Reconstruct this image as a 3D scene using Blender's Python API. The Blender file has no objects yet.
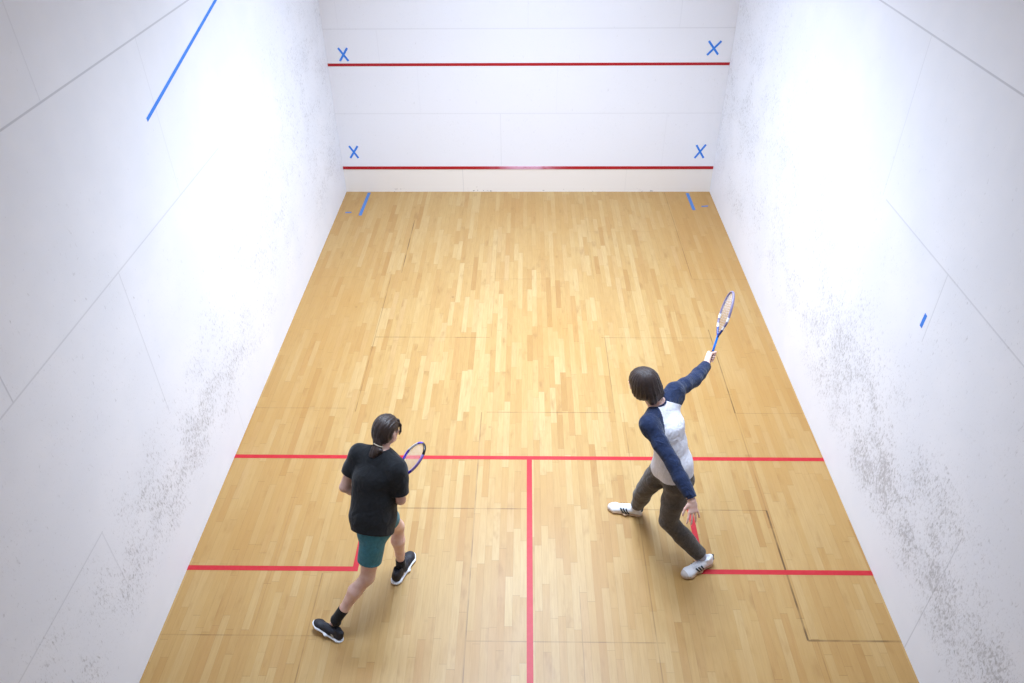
import bpy, math, random
import numpy as np
from mathutils import Matrix, Vector

random.seed(7); np.random.seed(7)
S = bpy.context.scene
COL = S.collection
PI = math.pi
HW = 2.707            # half width of the court
YB = -11.9            # rear end of the room (behind the camera)
HC = 6.1              # ceiling height

# ------------------------------------------------------------------ node helper
class NT:
    def __init__(s, name):
        s.m = bpy.data.materials.new(name); s.m.use_nodes = True
        s.t = s.m.node_tree; s.b = s.t.nodes['Principled BSDF']
    def n(s, typ, **kw):
        o = s.t.nodes.new(typ)
        for k, v in kw.items(): setattr(o, k, v)
        return o
    def put(s, sock, v):
        if isinstance(v, bpy.types.NodeSocket): s.t.links.new(v, sock)
        elif v is not None: sock.default_value = v
    def m_(s, op, a, b=None, c=None):
        o = s.n('ShaderNodeMath', operation=op)
        s.put(o.inputs[0], a)
        if b is not None: s.put(o.inputs[1], b)
        if c is not None: s.put(o.inputs[2], c)
        return o.outputs[0]
    def add(s, a, b): return s.m_('ADD', a, b)
    def sub(s, a, b): return s.m_('SUBTRACT', a, b)
    def mul(s, a, b): return s.m_('MULTIPLY', a, b)
    def mx(s, a, b): return s.m_('MAXIMUM', a, b)
    def mn(s, a, b): return s.m_('MINIMUM', a, b)
    def absf(s, a): return s.m_('ABSOLUTE', a)
    def floor(s, a): return s.m_('FLOOR', a)
    def step(s, v, a, b, o0=0.0, o1=1.0):
        o = s.n('ShaderNodeMapRange', interpolation_type='SMOOTHSTEP')
        s.put(o.inputs[0], v); s.put(o.inputs[1], a); s.put(o.inputs[2], b)
        s.put(o.inputs[3], o0); s.put(o.inputs[4], o1)
        return o.outputs[0]
    def pos(s):
        g = s.n('ShaderNodeNewGeometry'); x = s.n('ShaderNodeSeparateXYZ')
        s.t.links.new(g.outputs['Position'], x.inputs[0]); return x.outputs
    def obj(s):
        g = s.n('ShaderNodeTexCoord'); x = s.n('ShaderNodeSeparateXYZ')
        s.t.links.new(g.outputs['Object'], x.inputs[0]); return x.outputs
    def xyz(s, a, b, c):
        o = s.n('ShaderNodeCombineXYZ')
        for i, v in enumerate((a, b, c)): s.put(o.inputs[i], v)
        return o.outputs[0]
    def noise(s, vec, scale=1.0, detail=2.0, rough=.5, dist=0.0):
        o = s.n('ShaderNodeTexNoise')
        if vec is not None: s.put(o.inputs['Vector'], vec)
        o.inputs['Scale'].default_value = scale; o.inputs['Detail'].default_value = detail
        o.inputs['Roughness'].default_value = rough; o.inputs['Distortion'].default_value = dist
        return o.outputs['Fac']
    def white(s, vec):
        o = s.n('ShaderNodeTexWhiteNoise', noise_dimensions='3D'); s.put(o.inputs['Vector'], vec)
        return o.outputs['Value']
    def mix(s, f, a, b, mode='MIX'):
        o = s.n('ShaderNodeMix', data_type='RGBA', blend_type=mode)
        s.put(o.inputs[0], f); s.put(o.inputs[6], a); s.put(o.inputs[7], b)
        return o.outputs[2]
    def ramp(s, f, stops):
        o = s.n('ShaderNodeValToRGB'); s.put(o.inputs[0], f)
        e = o.color_ramp.elements
        while len(e) < len(stops): e.new(.5)
        for i, (p, c) in enumerate(stops): e[i].position = p; e[i].color = (*c, 1)
        return o.outputs[0]
    def bump(s, h, strength, dist=.01):
        o = s.n('ShaderNodeBump'); s.put(o.inputs['Height'], h)
        o.inputs['Strength'].default_value = strength; o.inputs['Distance'].default_value = dist
        s.t.links.new(o.outputs[0], s.b.inputs['Normal'])
    def fin(s, col=None, rough=None, spec=None, **kw):
        if col is not None: s.put(s.b.inputs['Base Color'], (*col, 1) if isinstance(col, tuple) else col)
        if rough is not None: s.put(s.b.inputs['Roughness'], rough)
        if spec is not None: s.put(s.b.inputs['Specular IOR Level'], spec)
        for k, v in kw.items(): s.put(s.b.inputs[k], v)
        return s.m

def srgb(r, g, b):
    f = lambda c: (c/255/12.92) if c <= 10 else ((c/255+.055)/1.055)**2.4
    return (f(r), f(g), f(b))

# ------------------------------------------------------------------ materials
def mat_floor():
    N = NT('maple_strip_floor'); x, y, z = N.pos()
    PW = .0572
    pid = N.floor(N.m_('DIVIDE', x, PW))
    panel = N.floor(N.m_('DIVIDE', N.add(x, .398), 1.2192))
    r1 = N.white(N.xyz(pid, 3.1, 0.0)); r2 = N.white(N.xyz(pid, 9.7, 1.0))
    ln = N.add(.34, N.mul(r2, .6))
    yc = N.floor(N.m_('DIVIDE', N.add(y, N.mul(r1, 9.0)), ln))
    tone = N.white(N.xyz(pid, yc, 5.0))
    tone2 = N.white(N.xyz(pid, yc, 11.0))
    tone = N.m_('POWER', tone, .8)
    base = N.ramp(tone, [(0, srgb(206, 163, 104)), (.12, srgb(216, 176, 116)), (.6, srgb(223, 187, 127)), (1, srgb(231, 200, 146))])
    # redder or paler planks
    base = N.mix(N.mul(N.step(tone2, .8, 1.0), .22), base, (*srgb(205, 150, 95), 1))
    grain = N.noise(N.xyz(N.mul(x, 70.0), N.mul(y, 5.0), N.mul(pid, 3.7)), 1.0, 3.0, .6)
    base = N.mix(N.step(grain, .3, .75, 0, .22), base, (*srgb(170, 122, 70), 1))
    blot = N.noise(N.xyz(N.mul(x, 9.0), N.mul(y, 3.0), N.add(N.mul(pid, 1.3), yc)), 1.0, 3.0, .6)
    base = N.mix(N.step(blot, .56, .78, 0, .4), base, (*srgb(160, 112, 66), 1))
    # uneven amber tone, paler in the middle of the court
    big = N.noise(N.xyz(x, y, 0.0), .55, 2.0, .5)
    edge = N.step(N.absf(x), .9, 2.6)
    base = N.mix(N.mn(1.0, N.add(N.mul(edge, .32), N.step(big, .42, .7, 0, .3))), base, (*srgb(212, 160, 86), 1),)
    vor = N.n('ShaderNodeTexVoronoi'); N.put(vor.inputs['Vector'], N.xyz(x, y, 0.0)); vor.inputs['Scale'].default_value = 2.3
    spot = N.mul(N.step(vor.outputs['Distance'], .0, .06, 1, 0), N.step(N.noise(N.xyz(x, y, 4.0), 3.0), .5, .6))
    base = N.mix(N.mul(spot, .5), base, (*srgb(110, 84, 62), 1))
    # fine joints
    fx = N.absf(N.sub(N.m_('FRACT', N.m_('DIVIDE', x, PW)), .5))
    yy = N.m_('FRACT', N.m_('DIVIDE', N.add(y, N.mul(r1, 9.0)), ln))
    jx = N.step(fx, .475, .498); jy = N.step(N.absf(N.sub(yy, .5)), .4955, .4995)
    base = N.mix(N.mul(jx, N.add(.10, N.mul(N.white(N.xyz(N.floor(N.add(N.m_('DIVIDE', x, PW), .5)), 2, 2)), .35))), base, (*srgb(120, 84, 44), 1))
    base = N.mix(N.mul(jy, .35), base, (*srgb(120, 84, 44), 1))
    # seams of the 4 ft floor panels
    seams = None
    def seg_x(xc, y0, y1, w, a):
        return N.mul(N.mul(N.step(N.absf(N.sub(x, xc)), w*.5, w, 1, 0), a), N.mul(N.m_('GREATER_THAN', y, y0), N.m_('LESS_THAN', y, y1)))
    def seg_y(yc_, x0, x1, w, a):
        return N.mul(N.mul(N.step(N.absf(N.sub(y, yc_)), w*.5, w, 1, 0), a), N.mul(N.m_('GREATER_THAN', x, x0), N.m_('LESS_THAN', x, x1)))
    L = [seg_x(2.035, -2.44, 0, .006, .5), seg_x(2.035, -4.9, -3.5, .008, .75), seg_x(2.035, -6.13, -4.9, .006, .3), seg_x(2.035, -7.35, -6.13, .010, .9),
         seg_x(2.1, -8.6, -7.35, .006, .35), seg_x(.82, -2.44, 0, .005, .25), seg_x(.86, -4.9, -3.66, .006, .4), seg_x(.94, -8.6, -4.9, .006, .35),
         seg_x(-.40, -3.66, -1.2, .005, .25), seg_x(-.45, -8.6, -4.9, .006, .5), seg_x(-1.58, -2.3, -.9, .008, .7), seg_x(-1.70, -4.9, -2.3, .006, .5),
         seg_x(-1.62, -8.6, -6.8, .006, .45), seg_x(-2.03, -7.35, -5.0, .004, .2), seg_x(.40, -8.6, -6.9, .005, .3),
         seg_y(-7.35, -2.75, -1.45, .007, .4), seg_y(-7.38, -.45, 1.0, .006, .4), seg_y(-7.35, 2.035, 2.75, .010, .75),
         seg_y(-6.13, -1.3, 0, .008, .5), seg_y(-6.13, .94, 2.035, .006, .5), seg_y(-4.9, -.4, .82, .007, .5), seg_y(-4.9, 2.035, 2.75, .005, .35),
         seg_y(-4.85, -2.75, -1.8, .005, .35), seg_y(-3.66, -1.7, -.42, .007, .6), seg_y(-3.66, .82, 2.03, .006, .5),
         seg_y(-2.44, -.42, .3, .005, .35), seg_y(-2.44, 2.035, 2.75, .005, .35), seg_y(-2.40, -2.75, -2.1, .004, .3), seg_y(-1.22, .82, 1.7, .004, .25)]
    s = L[0]
    for q in L[1:]: s = N.mx(s, q)
    brk = N.step(N.noise(N.xyz(N.mul(x, 2.0), N.mul(y, 2.0), 7.0), 2.0, 2.0), .35, .6, .35, .9)
    base = N.mix(N.mul(s, brk), base, (*srgb(92, 62, 34), 1))
    base = N.mix(1.0, base, (.60, .56, .485, 1), 'MULTIPLY')
    N.bump(N.add(N.mul(grain, .3), N.mul(jx, -.5)), .06, .002)
    rg = N.add(.30, N.mul(N.noise(N.xyz(N.mul(x, 3), y, 0.0), 2.0, 3.0), .14))
    return N.fin(base, rg, .34)

def scuffs(N, u, v, dens, sx=44.0, sy=22.0, seed=0.0):
    """short ball marks; dens 0..1 is how densely the ball has hit there"""
    clump = N.noise(N.xyz(u, v, seed+9), 2.6, 4.0, .65)
    d = N.mul(dens, N.step(clump, .30, .70, .45, 1.1))
    n1 = N.noise(N.xyz(N.mul(u, sx), N.mul(v, sy), seed), 1.0, 3.0, .6, .5)
    fine = N.noise(N.xyz(N.mul(u, sx*2.3), N.mul(v, sy*2.0), seed+4), 1.0, 3.0, .65)
    f1 = N.step(N.sub(n1, N.sub(.675, N.mul(d, .23))), 0.0, .24)
    f2 = N.step(N.sub(fine, N.sub(.65, N.mul(d, .21))), 0.0, .26)
    return N.mn(1.0, N.add(N.mul(f1, .8), N.mul(f2, .7)))

def gauss(N, v, c, w):
    t = N.m_('DIVIDE', N.sub(v, c), w)
    return N.m_('EXPONENT', N.mul(N.mul(t, t), -1.0))

def mat_side(side):
    N = NT('painted_side_wall'); x, y, z = N.pos()
    fwd = N.step(y, -8.5, 0.0)            # 1 by the front wall
    # band of hits: about waist height at the back, spread up high towards the front
    zc = N.add(.78, N.mul(N.step(y, -6.0, 0.0), .9))
    if side == 'left':
        wd = N.add(.68, N.mul(N.step(y, -6.5, -1.0), 1.3))
        dens = N.mul(gauss(N, z, zc, wd), N.add(.78, N.mul(gauss(N, y, -6.0, 1.6), .25)))
        stray = .38
    else:
        wd = N.add(.78, N.mul(N.step(y, -7.2, -1.5), 1.3))
        dens = N.mul(gauss(N, z, zc, wd), N.add(.84, N.mul(gauss(N, y, -6.6, 1.5), .45)))
        stray = .42
    dens = N.mx(dens, N.mul(N.step(z, 4.2, 1.8), stray))
    dens = N.mx(dens, N.mul(N.step(y, -5.5, -1.5), N.step(z, 4.4, 2.2, 0, .80)))
    dens = N.mul(dens, N.step(z, .10, .50))
    sc = scuffs(N, y, z, dens, seed=2.0 if side == 'left' else 7.0)
    faint = N.noise(N.xyz(0.0, N.mul(y, 1.0), z), 1.6, 3.0, .6)
    white = N.mix(N.step(faint, .35, .7), (*srgb(237, 239, 246), 1), (*srgb(242, 243, 249), 1))
    col = N.mix(N.mul(sc, .55), white, (*srgb(128, 126, 128), 1))
    def sy(zc_, y0, y1, a, w=.008): return N.mul(N.mul(N.step(N.absf(N.sub(z, zc_)), w*.4, w, 1, 0), a), N.mul(N.m_('GREATER_THAN', y, y0), N.m_('LESS_THAN', y, y1)))
    def sz(yc_, z0, z1, a, w=.007): return N.mul(N.mul(N.step(N.absf(N.sub(y, yc_)), w*.4, w, 1, 0), a), N.mul(N.m_('GREATER_THAN', z, z0), N.m_('LESS_THAN', z, z1)))
    if side == 'left':
        L = [sy(3.63, -10, -3.8, .65, .009), sy(2.445, -10, -4.2, .38), sy(1.22, -10, -7.4, .35), sz(-5.12, 2.445, 3.63, .22), sz(-6.26, 1.22, 2.445, .35),
             sz(-6.4, 3.63, 4.2, .2), sz(-7.56, 2.445, 2.7, .5), sz(-7.41, .6, 1.22, .3), sz(-5.2, .0, .6, .22), sz(-3.85, 3.63, 4.9, .2)]
    else:
        L = [sy(3.63, -10, -3.6, .65, .009), sy(2.445, -10, -5.2, .4), sz(-5.13, 2.445, 3.63, .25), sz(-6.27, 1.9, 2.445, .4), sz(-7.4, 0.0, 1.22, .5, .007),
             sz(-3.9, 3.63, 4.9, .2)]
    s = L[0]
    for q in L[1:]: s = N.mx(s, q)
    col = N.mix(N.mul(s, .5), col, (*srgb(96, 100, 116), 1))
    N.bump(N.noise(N.xyz(x, y, z), 28.0, 3.0), .10, .004)
    return N.fin(col, .5, .35)

def mat_front():
    N = NT('painted_front_wall'); x, y, z = N.pos()
    dens = N.mul(N.step(z, .3, .7), N.add(.30, N.mul(gauss(N, z, 1.0, .8), .10)))
    sc = scuffs(N, x, z, dens, seed=20.0)
    col = N.mix(N.mul(sc, .30), (*srgb(242, 242, 247), 1), (*srgb(130, 126, 126), 1))
    tin = N.step(z, .372, .362)
    col = N.mix(tin, col, (*srgb(243, 236, 228), 1))
    # dark chips along the foot of the tin, mostly in the middle
    ch = N.noise(N.xyz(N.mul(x, 14.0), N.mul(z, 30.0), 1.0), 1.0, 3.0, .65)
    where = N.mul(N.step(z, .17, .0), N.step(N.noise(N.xyz(x, 2.0, 3.0), 1.6), .40, .62))
    chips = N.step(N.add(ch, N.mul(where, .22)), .80, .86)
    col = N.mix(N.mul(chips, .85), col, (*srgb(62, 56, 52), 1))
    def sy(zc_, x0, x1, a, w=.009): return N.mul(N.mul(N.step(N.absf(N.sub(z, zc_)), w*.4, w, 1, 0), a), N.mul(N.m_('GREATER_THAN', x, x0), N.m_('LESS_THAN', x, x1)))
    def sz(xc_, z0, z1, a, w=.009): return N.mul(N.mul(N.step(N.absf(N.sub(x, xc_)), w*.4, w, 1, 0), a), N.mul(N.m_('GREATER_THAN', z, z0), N.m_('LESS_THAN', z, z1)))
    L = [sy(2.335, -3, 3, .34), sy(1.195, -3, 3, .26), sz(-.38, .41, 1.195, .24), sz(1.95, .41, 1.195, .12), sz(-2.0, 1.89, 2.335, .14), sz(1.98, 2.335, 3.5, .16), sz(.4, 1.2, 1.84, .08),
         sz(-1.5, 1.2, 1.84, .08), sz(-.95, 0, .362, .4, .008), sz(1.45, 0, .362, .14), sz(.0, 2.335, 3.5, .10), sz(-2.5, 2.335, 2.9, .10)]
    s = L[0]
    for q in L[1:]: s = N.mx(s, q)
    col = N.mix(N.mul(s, .38), col, (*srgb(110, 110, 118), 1))
    N.bump(N.noise(N.xyz(x, y, z), 25.0, 3.0), .10, .004)
    return N.fin(col, .5, .35)

def mat_plain(name, c, rough=.5, spec=.3, bumpn=None, **kw):
    N = NT(name)
    x, y, z = N.pos()
    n = N.noise(N.xyz(x, y, z), 30.0, 3.0)
    col = N.mix(N.step(n, .3, .7, 0, .14), (*c, 1), (c[0]*.72, c[1]*.72, c[2]*.72, 1))
    if bumpn: N.bump(N.noise(N.xyz(x, y, z), bumpn[0], 3.0), bumpn[1], .004)
    return N.fin(col, rough, spec, **kw)

def mat_red(worn=False):
    N = NT('red_court_paint'); x, y, z = N.pos()
    n = N.noise(N.xyz(x, y, z), 22.0, 4.0, .6)
    col = N.mix(N.step(n, .35, .75, 0, .35), (*srgb(178, 24, 34), 1), (*srgb(190, 46, 56), 1))
    if worn:
        wf = N.mul(gauss(N, x, -.02, .34), N.step(N.noise(N.xyz(N.mul(x, 10.0), N.mul(z, 40.0), 3.0), 1.0, 3.0), .30, .52, .35, 1.0))
        col = N.mix(N.mn(.9, N.mul(wf, 1.1)), col, (*srgb(226, 176, 200), 1))
    return N.fin(col, .42, .35)

def mat_tape(name='blue_masking_tape', a=(40, 114, 222), b=(70, 148, 238)):  # default blue is raised to make up for dimmer front wall light
    N = NT(name); x, y, z = N.pos()
    n = N.noise(N.xyz(x, y, z), 60.0, 3.0)
    col = N.mix(n, (*srgb(*a), 1), (*srgb(*b), 1))
    N.bump(n, .15, .002)
    return N.fin(col, .55, .3)

def mat_skin():
    N = NT('skin'); x, y, z = N.pos()
    n = N.noise(N.xyz(x, y, z), 22.0, 4.0, .6)
    col = N.mix(N.step(n, .3, .7), (*srgb(236, 198, 182), 1), (*srgb(226, 180, 164), 1))
    N.bump(N.noise(N.xyz(x, y, z), 160.0, 3.0), .08, .001)
    m = N.fin(col, .48, .4)
    N.b.inputs['Subsurface Weight'].default_value = .12
    N.b.inputs['Subsurface Radius'].default_value = (.012, .005, .003)
    N.b.inputs['Subsurface Scale'].default_value = 1.0
    return m

def mat_cloth(name, c, weave=420.0, fold=(9.0, .35), var=.12, rough=.85, fuzz=None):
    N = NT(name); x, y, z = N.pos(); p = N.xyz(x, y, z)
    n = N.noise(p, 45.0, 4.0, .6)
    col = N.mix(N.step(n, .3, .7, 0, 1), (*[v*(1-var) for v in c], 1), (*[min(1, v*(1+var)) for v in c], 1))
    if fuzz is not None:      # heathered yarn
        h = N.noise(p, 210.0, 2.0); col = N.mix(N.step(h, .45, .65, 0, .6), col, (*fuzz, 1))
    f = N.noise(N.xyz(N.mul(x, 1.3), N.mul(y, 1.3), N.mul(z, 1.0)), fold[0], 3.0, .5, 1.6)
    wv = N.noise(p, weave, 1.0)
    N.bump(N.add(f, N.mul(wv, .06)), fold[1], .03)
    m = N.fin(col, rough, .2)
    N.b.inputs['Sheen Weight'].default_value = .15
    return m

def mat_hair():
    N = NT('dark_brown_hair')
    a = N.n('ShaderNodeAttribute', attribute_name='flow')
    sp = N.n('ShaderNodeSeparateXYZ'); N.t.links.new(a.outputs['Vector'], sp.inputs[0]); u, v, w = sp.outputs
    st = N.noise(N.xyz(N.mul(u, 34.0), N.mul(v, 4.0), 0.0), 1.0, 4.0, .65, .3)
    st2 = N.noise(N.xyz(N.mul(u, 90.0), N.mul(v, 6.0), 5.0), 1.0, 2.0, .6)
    col = N.ramp(N.add(N.mul(st, .7), N.mul(st2, .3)), [(.30, srgb(28, 20, 18)), (.52, srgb(50, 37, 33)), (.72, srgb(82, 63, 56))])
    N.bump(N.add(st, N.mul(st2, .5)), .5, .006)
    return N.fin(col, .42, .5)

M = {}
M['floor'] = mat_floor(); M['left'] = mat_side('left'); M['right'] = mat_side('right'); M['front'] = mat_front()
M['white'] = mat_plain('white_paint', srgb(226, 227, 232), .6, .3)
M['red'] = mat_red(); M['redworn'] = mat_red(True); M['tape'] = mat_tape(); M['tape_dimmed'] = mat_tape('dimmed_blue_masking_tape', (62, 104, 164), (84, 126, 184)); M['skin'] = mat_skin(); M['hair'] = mat_hair()  # floor tape is a darker copy, its colour offsets the brighter floor light
M['black_tee'] = mat_cloth('black_jersey', srgb(24, 25, 28), fold=(8, .45), var=.25)
M['teal'] = mat_cloth('teal_shorts_cloth', srgb(66, 124, 138), fold=(10, .35))
M['grey_jersey'] = mat_cloth('pale_grey_jersey', srgb(222, 220, 226), fold=(13, .35), var=.05)
M['navy'] = mat_cloth('navy_jersey', srgb(31, 42, 70), fold=(11, .5), var=.2)
M['trouser'] = mat_cloth('dark_olive_grey_corduroy', srgb(88, 82, 77), weave=260, fold=(10, .5), var=.15, fuzz=srgb(64, 60, 57))
M['sock_black'] = mat_cloth('black_rib_knit', srgb(24, 24, 26), fold=(30, .2))
M['sock_grey'] = mat_cloth('grey_speckled_knit', srgb(186, 188, 204), fold=(30, .2), fuzz=srgb(120, 124, 150))
M['shoe_black'] = mat_plain('black_mesh_upper', srgb(38, 38, 44), .6, .4, (120, .3))
M['shoe_grey'] = mat_plain('charcoal_lining', srgb(70, 70, 76), .7, .3)
M['sole_white'] = mat_plain('white_rubber', srgb(236, 238, 242), .45, .4)
M['shoe_white'] = mat_plain('white_leather', srgb(238, 238, 242), .4, .4, (60, .15))
M['sole_gum'] = mat_plain('gum_rubber', srgb(196, 164, 132), .5, .4)
M['suede'] = mat_plain('taupe_suede_toe_cap', srgb(206, 196, 190), .85, .2)
M['stripe'] = mat_plain('dark_green_leather', srgb(34, 50, 58), .4, .4)
M['badge'] = mat_plain('beige_side_badge', srgb(196, 182, 160), .5, .3)
M['lace_w'] = mat_plain('white_lace', srgb(228, 228, 238), .7, .2)
M['eye'] = mat_plain('eye_white', srgb(236, 234, 230), .15, .5)
M['iris'] = mat_plain('brown_iris', srgb(54, 36, 26), .15, .6)
M['lips'] = mat_plain('lip_skin', srgb(190, 116, 108), .45, .4)
M['rk_black'] = mat_plain('black_racket_paint', srgb(24, 24, 28), .25, .5)
M['rk_blue'] = mat_plain('bright_blue_racket_paint', srgb(28, 120, 226), .25, .5)
M['rk_navy'] = mat_plain('navy_racket_paint', srgb(40, 62, 140), .25, .5)
M['rk_violet'] = mat_plain('violet_racket_paint', srgb(96, 66, 226), .25, .5)
M['rk_lilac'] = mat_plain('lilac_racket_paint', srgb(150, 132, 214), .3, .5)
M['rk_grey'] = mat_plain('grey_violet_racket_paint', srgb(132, 122, 150), .3, .5)
M['rk_white'] = mat_plain('white_racket_paint', srgb(238, 238, 242), .3, .5)
M['string'] = mat_plain('off_white_string', srgb(226, 216, 214), .4, .4)
M['grip'] = mat_plain('black_grip_tape', srgb(34, 34, 38), .8, .2, (90, .4))
M['wood_trim'] = mat_plain('dark_gap_filler', srgb(92, 66, 44), .7, .2)

# ------------------------------------------------------------------ object helpers
def link(o, parent=None):
    COL.objects.link(o)
    if parent is not None: o.parent = parent
    return o
def tag(o, label=None, cat=None, group=None, kind=None):
    if label: o['label'] = label
    if cat: o['category'] = cat
    if group: o['group'] = group
    if kind: o['kind'] = kind
    return o
def empty(name, loc):
    o = bpy.data.objects.new(name, None); o.location = loc; o.empty_display_size = .2
    return link(o)
def mesh_obj(name, V, Fc, mat, parent=None, smooth=True, flow=None, mats=None, midx=None, world=True):
    me = bpy.data.meshes.new(name)
    V = np.asarray(V, np.float64)
    if parent is not None and world:
        off = np.array(parent.matrix_basis.translation) if parent.parent is None else np.array(parent.parent.matrix_basis.translation)
        V = V-off if parent.type == 'EMPTY' and parent.parent is None else V-off
    same = len({len(f) for f in Fc}) == 1 if not isinstance(Fc, np.ndarray) else True
    if same: Fc = np.asarray(Fc)
    if same and len(Fc):
        n, k = Fc.shape
        me.vertices.add(len(V)); me.vertices.foreach_set('co', V.ravel().astype(np.float32))
        me.loops.add(n*k); me.loops.foreach_set('vertex_index', Fc.ravel().astype(np.int32))
        me.polygons.add(n); me.polygons.foreach_set('loop_start', np.arange(0, n*k, k, dtype=np.int32))
        me.update(calc_edges=True)
    else:
        me.from_pydata([tuple(v) for v in V], [], [tuple(f) for f in Fc])
    if flow is not None:
        at = me.attributes.new('flow', 'FLOAT_VECTOR', 'POINT'); at.data.foreach_set('vector', flow.ravel().astype(np.float32))
    for m in (mats or [mat]): me.materials.append(m)
    if midx is not None: me.polygons.foreach_set('material_index', np.asarray(midx, np.int32))
    me.polygons.foreach_set('use_smooth', [smooth]*len(me.polygons))
    me.validate(); me.update()
    return link(bpy.data.objects.new(name, me), parent)

def box_mesh(lo, hi):
    x0, y0, z0 = lo; x1, y1, z1 = hi
    V = [(x0, y0, z0), (x1, y0, z0), (x1, y1, z0), (x0, y1, z0), (x0, y0, z1), (x1, y0, z1), (x1, y1, z1), (x0, y1, z1)]
    F_ = [(0, 3, 2, 1), (4, 5, 6, 7), (0, 1, 5, 4), (1, 2, 6, 5), (2, 3, 7, 6), (3, 0, 4, 7)]
    return V, F_
def box(name, lo, hi, mat, parent=None):
    V, F_ = box_mesh(lo, hi); return mesh_obj(name, V, F_, mat, parent, smooth=False)

def tube(P, r, n=8, closed=False, flat=None):
    """tube along the points P; r one radius or one per point; flat=(normal, factor) squashes it"""
    P = np.asarray(P, float); m = len(P)
    r = np.full(m, r) if np.isscalar(r) else np.asarray(r, float)
    if closed: T = np.roll(P, -1, 0)-np.roll(P, 1, 0)
    else: T = np.gradient(P, axis=0)
    T /= np.linalg.norm(T, axis=1)[:, None]+1e-12
    up = np.array([0, 0, 1.]) if flat is None else np.asarray(flat[0], float)
    if flat is None and abs(T[0]@up) > .9: up = np.array([1., 0, 0])
    V = []
    for i in range(m):
        b = np.cross(T[i], up); b /= np.linalg.norm(b)+1e-12; a = np.cross(b, T[i])
        if flat is None: up = a
        for k in range(n):
            t = 2*PI*k/n
            V.append(P[i]+r[i]*(b*math.cos(t)+a*math.sin(t)*(flat[1] if flat else 1)))
    F_ = []
    for i in range(m if closed else m-1):
        j = (i+1) % m
        for k in range(n): F_.append((i*n+k, i*n+(k+1) % n, j*n+(k+1) % n, j*n+k))
    V = np.array(V)
    if not closed:
        c0 = len(V); V = np.vstack([V, P[0], P[-1]])
        for k in range(n):
            F_.append((c0, (k+1) % n, k, k)); F_.append((c0+1, (m-1)*n+k, (m-1)*n+(k+1) % n, (m-1)*n+(k+1) % n))
    F2 = [tuple(dict.fromkeys(f)) for f in F_]
    return V, F2
def join(parts):
    V = []; F_ = []; o = 0
    for v, f in parts:
        V.append(np.asarray(v)); F_ += [tuple(i+o for i in q) for q in f]; o += len(v)
    return np.vstack(V), F_

# ------------------------------------------------------------------ implicit surfaces
A = lambda *v: np.array(v, float)
def nrm(v): v = np.asarray(v, float); return v/np.linalg.norm(v)

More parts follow.
